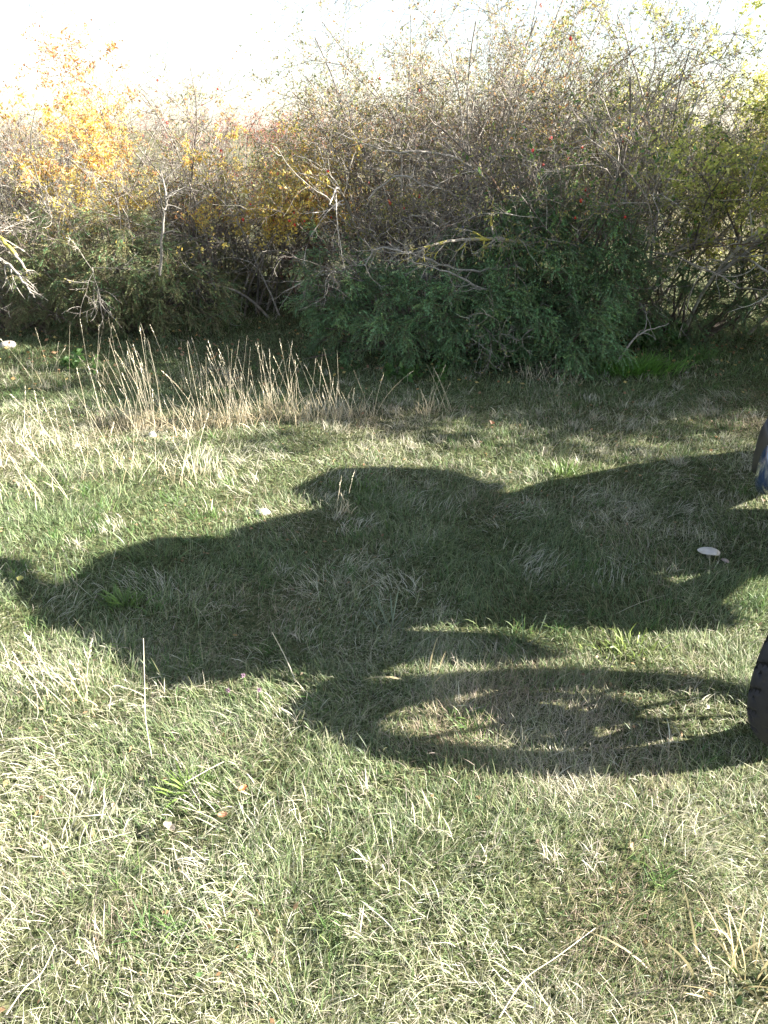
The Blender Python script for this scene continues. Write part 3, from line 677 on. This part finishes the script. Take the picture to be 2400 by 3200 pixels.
def mushroom(x, y, R, label, capmat, seed, tilt=(0, 0), H=.045):
    X, Y = px(x, y, H); root = empty('mushroom', (X, Y, float(hz(X, Y))), label, 'mushroom')
    v, q = lathe_wavy([(.001, .42*R, 0), (.3*R, .40*R, .1), (.6*R, .32*R, .3), (.85*R, .17*R, .7), (R, -.02*R, 1), (.99*R, -.05*R, 1), (.9*R, -.04*R, 1)], .5, seed)
    c = newmesh('cap', v, quads=q, mat=capmat, parent=root, smooth=True); c.location = (0, 0, H); c.rotation_euler = (*tilt, 0)
    v, q = lathe_wavy([(.9*R, -.04*R, 1), (.5*R, .02*R, .4), (.15*R, .0, 0)], .5, seed)
    g = newmesh('gills', v, quads=q, mat=M_GILL, parent=c, smooth=True)
    v, q = lathe_wavy([(.2*R, -.02, 0), (.17*R, .3*H, 0), (.15*R, H*1.02, 0)], 0, seed, 16)
    newmesh('stem', v, quads=q, mat=M_STEM, parent=root, smooth=True)
mushroom(2218, 1722, .043, 'large white mushroom with wavy cap in the shade near the tyre', M_CAP, 3, (-.25, .06), .026)
mushroom(2268, 1748, .018, 'small brown mushroom beside the large white one', M_BCAP, 4, (-.1, .3), .012)
def lump(name, x, y, r, label, cat, mat, seed, sq=.7):
    rng = np.random.default_rng(seed); X, Y = px(x, y, r*.5); n = 20; K = 12; V = []
    ph = rng.uniform(0, 6, 6)
    for k in range(K+1):
        th = math.pi*k/K
        for j in range(n):
            a = 2*math.pi*j/n; rr = r*(1+.12*math.sin(2*a+ph[0])*math.sin(th)+.08*math.sin(5*a+ph[1]+3*th)*math.sin(th))
            V.append((rr*math.sin(th)*math.cos(a)*1.15, rr*math.sin(th)*math.sin(a), rr*math.cos(th)*sq))
    q = [[k*n+j, (k+1)*n+j, (k+1)*n+(j+1) % n, k*n+(j+1) % n] for k in range(K) for j in range(n)]
    o = newmesh(name, V, quads=np.array(q), mat=mat, smooth=True); o.location = (X, Y, float(hz(X, Y))+r*.5); tag(o, label, cat); return o
M_PUFF = simple('puffball_skin', (.6, .57, .52), .8, bump=.3)
M_STONE = simple('pale_stone', (.36, .33, .29), .85, bump=.6, bscale=50, var=.2)
lump('puffball', 475, 1350, .019, 'round white puffball among the pale straw', 'mushroom', M_PUFF, 1, .9)
lump('stone', 822, 1602, .024, 'whitish lump in the sunlit grass above the shadow', 'stone', M_STONE, 2)
lump('stone', 25, 1082, .045, 'pale stone at the left edge below the junipers', 'stone', M_STONE, 3)
lump('stone', 2145, 1168, .012, 'tiny pale pebble right of the green clump', 'stone', M_STONE, 4)
def curled_leaf(x, y, size, label, cols, seed):
    rng = np.random.default_rng(seed); X, Y = px(x, y, .02); n = 10; V = []; C = []
    for i in range(n+1):
        u = i/n*2-1; wd = math.sqrt(max(0, 1-abs(u)**1.7))*.55*(1+.15*math.sin(i*2.1+seed))
        for j in range(7):
            v = (j/6*2-1)*wd; V.append((u*size, v*size, size*(.75*abs(v)**1.0+.35*u*u+.06*math.sin(u*9+v*5)))); C.append(np.array(cols[0])*(1-j/6)+np.array(cols[1])*j/6)
    q = [[i*7+j, (i+1)*7+j, (i+1)*7+j+1, i*7+j+1] for i in range(n) for j in range(6)]
    o = newmesh('fallen_leaf', V, quads=np.array(q), mat=M_LEAF, color=np.array(C), smooth=True); o.location = (X, Y, float(hz(X, Y))+.025)
    o.rotation_euler = (.35, .1, rng.uniform(0, 3)); tag(o, label, 'leaf', 'fallen leaves on the grass')
curled_leaf(1535, 1325, .028, 'curled orange brown leaf lying in the sunny grass', [(.55, .2, .1), (.8, .6, .45)], 1)
curled_leaf(760, 2485, .012, 'small red orange leaf in the lower left grass', [(.65, .22, .08), (.6, .3, .15)], 2)
curled_leaf(698, 2565, .012, 'small reddish leaf just below the red orange one', [(.5, .2, .12), (.5, .3, .2)], 3)
curled_leaf(735, 1995, .01, 'tiny brown leaf near the lower lip of the shadow', [(.4, .25, .1), (.5, .35, .15)], 4)
curled_leaf(530, 2600, .02, 'pale crumpled dead leaf in the lower left grass', [(.7, .6, .5), (.6, .5, .42)], 5)
curled_leaf(65, 1825, .018, 'yellow leaf at the left edge under the shadow tip', [(.75, .7, .2), (.7, .65, .25)], 6)
# clover flower heads
M_CLOV = leafmat('clover_petals', .3)
for i, (x, y, lab) in enumerate(((762, 2132, 'uppermost of three small pink clover heads'), (716, 2180, 'lower left of three small pink clover heads'), (812, 2182, 'lower right of three small pink clover heads'))):
    rng = np.random.default_rng(i); X, Y = px(x, y, .04); z = float(hz(X, Y)); root = empty('clover_flower', (X, Y, z), lab, 'flower', 'pink clover heads')
    n = 90; u = unit(rng.normal(size=(n, 3))+np.array([0, 0, .4])); s = perp(u, rng); c = np.array([0, 0, .055])
    V = np.stack([c+u*.002-s*.0012, c+u*.002+s*.0012, c+u*.008], 1).reshape(-1, 3)
    newmesh('petals', V, tris=(np.arange(n)*3)[:, None]+np.array([0, 1, 2]), mat=M_CLOV, parent=root, color=np.repeat(np.array([.30, .20, .27])*rng.uniform(.8, 1.3, (n, 1)), 3, 0))
    a = Acc(); P = np.array([[[0, 0, -.01], [.004, 0, .02], [0, 0, .055]]]); tube_paths(a, P, np.full((1, 3), .0012), np.array([[.12, .22, .06]]), 4); a.build('stem', M_LEAF, root)
# lone straws
def straw(pts, label, r=.0018):
    P = smooth_path([(*px(x, y, z), z) for x, y, z in pts], 5); o0 = P[0].copy(); a = Acc(); tube_paths(a, (P-o0)[None], np.linspace(r, r*.6, len(P))[None], np.array([[.68, .62, .48]]), 5)
    o = a.build('straw', M_STRAW); o.location = tuple(o0); tag(o, label, 'straw', 'single pale straws')
straw([(922, 2125, .02), (890, 2050, .06), (850, 1975, .13)], 'long single straw leaning across the shadow edge left of centre', .002)
straw([(475, 2370, .02), (455, 2250, .07), (452, 2150, .13), (448, 1995, .22)], 'tall thin straw standing in the lower left grass', .0014)
straw([(25, 2310, .04), (150, 2302, .05)], 'short bright straw lying level at the left', .0014)
straw([(20, 3170, .04), (75, 3090, .06), (130, 3040, .05), (170, 2960, .04)], 'bent straw in the lower left corner', .0014)
straw([(150, 2560, .04), (270, 2550, .06), (330, 2545, .05)], 'pale straw lying across the grass low on the left', .0014)
straw([(1560, 3180, .04), (1640, 3060, .05), (1740, 2990, .06), (1860, 2900, .05)], 'long arched straw low in the middle right', .0013)
straw([(580, 2445, .05), (660, 2400, .06), (700, 2380, .05)], 'slanted straw left of the small red leaves', .0013)

# ------------------------------------------------------------------ far background
def far_hedge():
    rng = np.random.default_rng(77)
    for i, (X, Y, hh, pal, lab) in enumerate(((-14, 34, 1.5, RUST, 'distant rust coloured shrub at the left'), (-7, 36, 1.5, REDD, 'distant reddish shrub left of the gap'), (-1.6, 33, 1.5, REDD, 'distant reddish shrub seen through the hedge gap'),
                                  (4, 35, 1.5, REDD+OLV, 'distant shrub right of the gap'), (11, 36, 1.6, OLV, 'distant olive shrub at the right'), (19, 34, 1.6, OLV, 'distant olive shrub farthest right'), (-22, 34, 1.6, OLV, 'distant olive shrub farthest left'))):
        shrub('distant_shrub', X, Y, lab, 'shrub', 'distant shrubs beyond the hedge', 300+i, canes=0, h=hh*1.35, spreadr=3.6, stems=40, lv=(7, 5, 3), tilt=.4, bark=BROWN, r0=.03, leafsets=[(6500, .06, pal, ALL, 1)])
far_hedge()

# ------------------------------------------------------------------ motorcycle
M_RUB = simple('tyre_rubber', (.012, .012, .020), .7, bump=.2, bscale=150, var=.2)
M_GROOVE = simple('tyre_groove', (.003, .003, .004), .95)
M_BLK = simple('black_plastic', (.018, .018, .022), .45)
M_BLUE = simple('dark_blue_paint', (.035, .06, .14), .22, metal=.4, coat=1)
M_STEEL = simple('brushed_steel', (.45, .45, .47), .3, metal=1)
M_DARKM = simple('dark_metal', (.07, .07, .08), .45, metal=.8)
M_SEAT = simple('seat_vinyl', (.02, .02, .02), .6, bump=.3)
M_ALU = simple('pannier_aluminium', (.38, .39, .41), .4, metal=.9, var=.1)
M_GLASS, _t, _p, _o = mat_base('smoked_screen'); _p.inputs['Base Color'].default_value = (.12, .13, .15, 1); _p.inputs['Transmission Weight'].default_value = .35; _p.inputs['Roughness'].default_value = .08
M_LAMP, _t, _p, _o = mat_base('headlamp_glass'); _p.inputs['Base Color'].default_value = (.8, .82, .85, 1); _p.inputs['Roughness'].default_value = .08; _p.inputs['Coat Weight'].default_value = 1
M_AMB = simple('amber_lens', (.8, .3, .03), .2, coat=1); M_REDL = simple('red_lens', (.6, .02, .02), .2, coat=1)

PX, PY, PHI = 1.168, 1.55, math.radians(45)
bike = empty('motorcycle', (PX, PY, float(hz(PX, PY))), 'parked dark blue motorcycle, only its front tyre and fairing edge showing at right', 'motorcycle', rz=-PHI)
def loft(name, secs, mat, n=24, e=2.6, parent=None, smooth=True):
    """secs: (y, halfwidth, zlow, zhigh, xoff)"""
    V = []
    for (y, hw, z0, z1, *xo) in secs:
        xo = xo[0] if xo else 0; cz = (z0+z1)/2; hh = (z1-z0)/2
        for j in range(n):
            a = 2*math.pi*j/n; c, s = math.cos(a), math.sin(a)
            V.append((xo+hw*math.copysign(abs(c)**(2/e), c), y, cz+hh*math.copysign(abs(s)**(2/e), s)))
    K = len(secs); q = [[k*n+j, k*n+(j+1) % n, (k+1)*n+(j+1) % n, (k+1)*n+j] for k in range(K-1) for j in range(n)]
    V.append((V[0][0]-secs[0][1], secs[0][0], (secs[0][2]+secs[0][3])/2)); V.append((V[(K-1)*n][0]-secs[-1][1], secs[-1][0], (secs[-1][2]+secs[-1][3])/2))
    a0 = len(V)-2; tr = [[a0, (j+1) % n, j] for j in range(n)]+[[a0+1, (K-1)*n+j, (K-1)*n+(j+1) % n] for j in range(n)]
    return newmesh(name, V, quads=np.array(q), tris=np.array(tr), mat=mat, parent=parent or bike, smooth=smooth)
def rod(name, pts, r, mat, parent=None, sides=10, sm=True):
    P = smooth_path(pts, 5) if len(pts) > 2 and sm else np.array(pts, float); a = Acc(); n = len(P)
    tube_paths(a, P[None], np.full((1, n), r), np.array([[.5, .5, .5]]), sides)
    # caps
    v = np.concatenate(a.v); e = len(v); c = np.array([P[0], P[-1]]); tr = [[e, (j+1) % sides, j] for j in range(sides)]+[[e+1, (n-1)*sides+j, (n-1)*sides+(j+1) % sides] for j in range(sides)]
    return newmesh(name, np.concatenate([v, c]), quads=np.concatenate(a.q), tris=np.array(tr), mat=mat, parent=parent or bike, smooth=True)
def prism(name, prof, x0, x1, mat, parent=None, bev=.01):
    n = len(prof); V = [(x0, a, h) for a, h in prof]+[(x1, a, h) for a, h in prof]
    me = bpy.data.meshes.new(name); me.from_pydata(V, [], [list(range(n))[::-1], list(range(n, 2*n))]+[[j, (j+1) % n, n+(j+1) % n, n+j] for j in range(n)])
    me.materials.append(mat); o = bpy.data.objects.new(name, me); COL.objects.link(o); o.parent = parent or bike
    if bev: md = o.modifiers.new('b', 'BEVEL'); md.width = bev; md.segments = 3
    return o
def wheel(yc, R, sec, wid, steer=0.0, hubx=0):
    """rim mesh is the part; tyre and discs its children. local: axle along x"""
    nA, nB = 288, 56; V = []; G = []
    for i in range(nA):
        A = 2*math.pi*i/nA
        for j in range(nB):
            b = 2*math.pi*j/nB; c, s = math.cos(b), math.sin(b)
            x = wid*math.copysign(abs(s)**.85, s); rr = R-sec+sec*c if c > 0 else R-sec+sec*.9*c
            d = 0
            if c > .15:   # tread grooves: slanted cuts alternating left and right plus hooked ones
                per = 2*math.pi/26; sd = 1 if s > 0 else -1; ph = (A+(.5*per if sd > 0 else 0)) % per/per; tt = abs(b if b < math.pi else 2*math.pi-b)/1.4
                w1 = abs(((ph-.15-tt*.55)+.5) % 1-.5); w2 = abs(((ph-.62-abs(tt-.5)*.25)+.5) % 1-.5)
                if w1 < .09 and .12 < tt < .98: d = .010
                elif w2 < .075 and .3 < tt < .75: d = .010
            rr -= d; G.append(1 if d else 0)
            V.append((x, rr*math.cos(A), rr*math.sin(A)))
    q = [[i*nB+j, i*nB+(j+1) % nB, ((i+1) % nA)*nB+(j+1) % nB, ((i+1) % nA)*nB+j] for i in range(nA) for j in range(nB)]
    # rim ring + spokes + hub
    v = []; f = []; n = 64
    prof = [(-wid*.7, R-sec*1.7), (-wid*.6, R-sec*1.85), (-wid*.3, R-sec*1.95), (wid*.3, R-sec*1.95), (wid*.6, R-sec*1.85), (wid*.7, R-sec*1.7), (0, R-sec*1.85)]
    m = len(prof)
    for i in range(n):
        A = 2*math.pi*i/n
        for (x, r_) in prof: v.append((x, r_*math.cos(A), r_*math.sin(A)))
    f += [[i*m+j, i*m+(j+1) % m, ((i+1) % n)*m+(j+1) % m, ((i+1) % n)*m+j] for i in range(n) for j in range(m)]
    for sp in range(10):
        A = 2*math.pi*sp/10; d = np.array([math.cos(A), math.sin(A)]); t_ = np.array([-d[1], d[0]]); b0 = len(v)
        for rr in (.03, R-sec*2.2):
            for (sx, st) in ((-.006, -.004), (.006, -.004), (.006, .004), (-.006, .004)):
                p = d*rr+t_*st; v.append((sx, p[0], p[1]))
        f += [[b0+k, b0+(k+1) % 4, b0+4+(k+1) % 4, b0+4+k] for k in range(4)]
    b0 = len(v)
    for x in (-.06, .06):
        for j in range(24): A = 2*math.pi*j/24; v.append((x, .030*math.cos(A), .030*math.sin(A)))
    f += [[b0+j, b0+(j+1) % 24, b0+24+(j+1) % 24, b0+24+j] for j in range(24)]
    v.append((-.06, 0, 0)); v.append((.06, 0, 0)); e = len(v)-2
    tr = [[e, b0+(j+1) % 24, b0+j] for j in range(24)]+[[e+1, b0+24+j, b0+24+(j+1) % 24] for j in range(24)]
    rim = newmesh('wheel', v, quads=np.array(f), tris=np.array(tr), mat=M_DARKM, parent=bike); rim.location = (0, yc, R); rim.rotation_euler = (0, 0, steer)
    ty = newmesh('tyre', V, quads=np.array(q), mat=M_RUB, parent=rim, smooth=False); ty.data.materials.append(M_GROOVE)
    G = np.array(G); ty.data.polygons.foreach_set('material_index', (G[np.array(q)].sum(1) >= 3).astype(np.int32))
    for sx in (-1, 1):
        v = []; n = 40
        for x in (sx*.046, sx*.050):
            for r_ in (.06, .13):
                for j in range(n): A = 2*math.pi*j/n; v.append((x, r_*math.cos(A), r_*math.sin(A)))
        f = []
        for (a, b) in ((0, 1), (3, 2), (1, 3), (2, 0)): f += [[a*n+j, a*n+(j+1) % n, b*n+(j+1) % n, b*n+j] for j in range(n)]
        newmesh('brake_disc', v, quads=np.array(f), mat=M_STEEL, parent=rim)
    return rim
STEER = -math.radians(9)
wheel(0, .325, .040, .054, STEER)
wheel(1.5, .325, .075, .085)
# fork and front end (steered parts keep straight for simplicity of reach)
for sx in (-1, 1):
    rod('fork_leg', [(sx*.105, 0, .33), (sx*.105, .13, .62), (sx*.105, .30, 1.0)], .019, M_DARKM)
    rod('brake_caliper', [(sx*.095, .10, .38), (sx*.095, .14, .47)], .02, M_BLK)
rod('axle', [(-.12, 0, .325), (.12, 0, .325)], .012, M_STEEL)
# front mudguard following the tyre
V = []; ang = np.linspace(math.radians(72), math.radians(118), 12); nB = 9
for A in ang:
    for j in range(nB):
        b = (j/(nB-1)-.5)*2.3; rr = .342+.015*math.cos(b); V.append((.085*math.sin(b), -(rr-.0)*math.cos(A)*-1*-1, .33+(rr-.03*(1-math.cos(b)))*math.sin(A)))
q = [[i*nB+j, (i+1)*nB+j, (i+1)*nB+j+1, i*nB+j+1] for i in range(len(ang)-1) for j in range(nB-1)]
o = newmesh('mudguard', V, quads=np.array(q), mat=M_BLK, parent=bike, smooth=True); md = o.modifiers.new('s', 'SOLIDIFY'); md.thickness = .004
loft('fairing', [(.12, .05, .91, .96), (.17, .08, .90, 1.0), (.24, .10, .90, 1.04), (.36, .13, .90, 1.12), (.48, .17, .80, 1.18), (.62, .19, .80, 1.12), (.75, .18, .72, .98), (.82, .12, .72, .85)], M_BLUE, 32, 2.8)
loft('headlight', [(.095, .03, .90, .95), (.11, .06, .89, .97), (.17, .07, .89, .99)], M_LAMP, 24, 2.4)
for sx in (-1, 1):
    rod('turn_signal', [(sx*.10, .26, .97), (sx*.18, .26, .98)], .014, M_AMB)
loft('side_cowl', [(-.085, .010, .76, .82, -.235), (-.04, .018, .72, .86, -.272), (.10, .024, .70, .90, -.285), (.3, .024, .70, 1.0, -.22), (.5, .012, .72, .92, -.18)], M_BLK, 20, 3.2)
loft('side_cowl', [(.3, .012, .84, .92, .12), (.36, .024, .80, 1.0, .15), (.5, .024, .80, 1.04, .18), (.65, .012, .82, .95, .19)], M_BLK, 20, 3.2)
loft('cowl_trim', [(-.11, .012, .73, .79, -.225), (-.08, .028, .69, .825, -.235), (.05, .034, .68, .85, -.235), (.26, .02, .72, .86, -.2)], M_BLUE, 20, 2.6)
loft('lower_cowl', [(.18, .03, .70, .77), (.24, .05, .66, .80), (.36, .06, .64, .81), (.46, .05, .66, .78)], M_BLK, 20, 3)
prism('windshield', [(.24, 1.05), (.30, 1.03), (.80, 1.46), (.80, 1.50), (.72, 1.49)], -.12, .09, M_GLASS, bev=.004)
rod('handlebar', [(-.38, .66, 1.12), (-.28, .56, 1.13), (-.12, .46, 1.10), (.12, .46, 1.10), (.25, .54, 1.13), (.34, .62, 1.12)], .014, M_DARKM)
for sx in (-1, 1):
    rod('grip', [(sx*.28, .57, 1.128), (sx*.38, .66, 1.115)], .019, M_BLK, sm=False)
    rod('mirror_stalk', [(sx*.24-.03, .60, 1.13), (sx*.25-.05, .62, 1.25), (sx*.25-.07, .64, 1.36)], .007, M_BLK)
    loft('mirror', [(.61, .05, 1.34, 1.40, sx*.26-.07), (.625, .075, 1.32, 1.42, sx*.26-.07), (.65, .07, 1.325, 1.415, sx*.26-.07)], M_BLK, 20, 2.8)
    rod('foot_peg', [(sx*.15, .95, .40), (sx*.27, .97, .40)], .013, M_DARKM, sm=False)
    rod('side_frame', [(sx*.12, .45, .95), (sx*.14, .75, .75), (sx*.15, .95, .5), (sx*.12, 1.1, .4)], .02, M_DARKM)
loft('fuel_tank', [(.45, .14, .85, 1.08), (.60, .20, .82, 1.17), (.80, .19, .82, 1.15), (.98, .12, .82, 1.0), (1.03, .08, .84, .93)], M_BLUE, 28, 2.5)
loft('tank_bag', [(.60, .10, 1.12, 1.26), (.64, .14, 1.12, 1.34), (.9, .15, 1.08, 1.40), (1.15, .13, .98, 1.40), (1.22, .08, .95, 1.30)], M_BLK, 24, 3.5)
loft('seat_bag', [(1.20, .10, .93, 1.22), (1.26, .15, .93, 1.29), (1.5, .15, .98, 1.24), (1.64, .14, 1.0, 1.17), (1.68, .1, 1.02, 1.12)], M_BLK, 22, 3.5)
loft('seat', [(.95, .10, .84, .92), (1.1, .16, .82, .93), (1.28, .17, .84, .94), (1.36, .15, .86, 1.02), (1.6, .14, .88, 1.03), (1.78, .10, .9, 1.0)], M_SEAT, 24, 2.8)
loft('tail', [(1.2, .13, .72, .86), (1.5, .13, .76, .89), (1.75, .10, .82, .94), (1.92, .07, .86, .95)], M_BLUE, 20, 2.6)
loft('side_panel', [(1.0, .10, .60, .86), (1.1, .14, .50, .88), (1.5, .15, .52, .88), (1.78, .11, .66, .90)], M_BLK, 22, 3.5)
loft('engine', [(.66, .08, .42, .74), (.70, .15, .32, .84), (.78, .2, .27, .84), (.9, .2, .30, .82), (1.05, .14, .40, .8), (1.12, .1, .45, .75)], M_DARKM, 24, 3.4)
loft('radiator', [(.38, .11, .52, .80), (.44, .11, .46, .82)], M_BLK, 20, 5)
for sx in (-1, 1): rod('swingarm', [(sx*.11, 1.05, .42), (sx*.12, 1.5, .325)], .028, M_DARKM, sm=False)
rod('exhaust', [(.12, .66, .45), (.15, .9, .40), (.17, 1.2, .40), (.19, 1.45, .46)], .022, M_STEEL)
rod('silencer', [(.21, 1.35, .46), (.22, 1.78, .60)], .055, M_STEEL, sides=18, sm=False)
rod('side_stand', [(-.14, .95, .34), (-.30, .90, .02)], .012, M_DARKM, sm=False)
loft('top_box', [(1.72, .16, 1.04, 1.28), (1.76, .21, 1.02, 1.33), (2.08, .21, 1.02, 1.35), (2.16, .16, 1.06, 1.28)], M_BLK, 28, 4.5)
rod('luggage_rack', [(0, 1.6, .98), (0, 2.1, 1.01)], .03, M_DARKM, sm=False)
for sx in (-1, 1):
    loft('pannier', [(1.42, .06, .40, .62, sx*.32), (1.46, .10, .30, .70, sx*.34), (1.75, .11, .24, .66, sx*.36), (2.05, .11, .22, .53, sx*.36), (2.36, .09, .22, .34, sx*.36), (2.42, .05, .24, .28, sx*.36)], M_ALU, 24, 5)
prism('number_plate_holder', [(1.86, .86), (2.0, .84), (2.1, .52), (2.07, .51), (1.96, .78)], -.09, .09, M_BLK, bev=.003)
loft('tail_light', [(1.9, .08, .86, .93), (1.96, .06, .87, .92)], M_REDL, 16, 3)
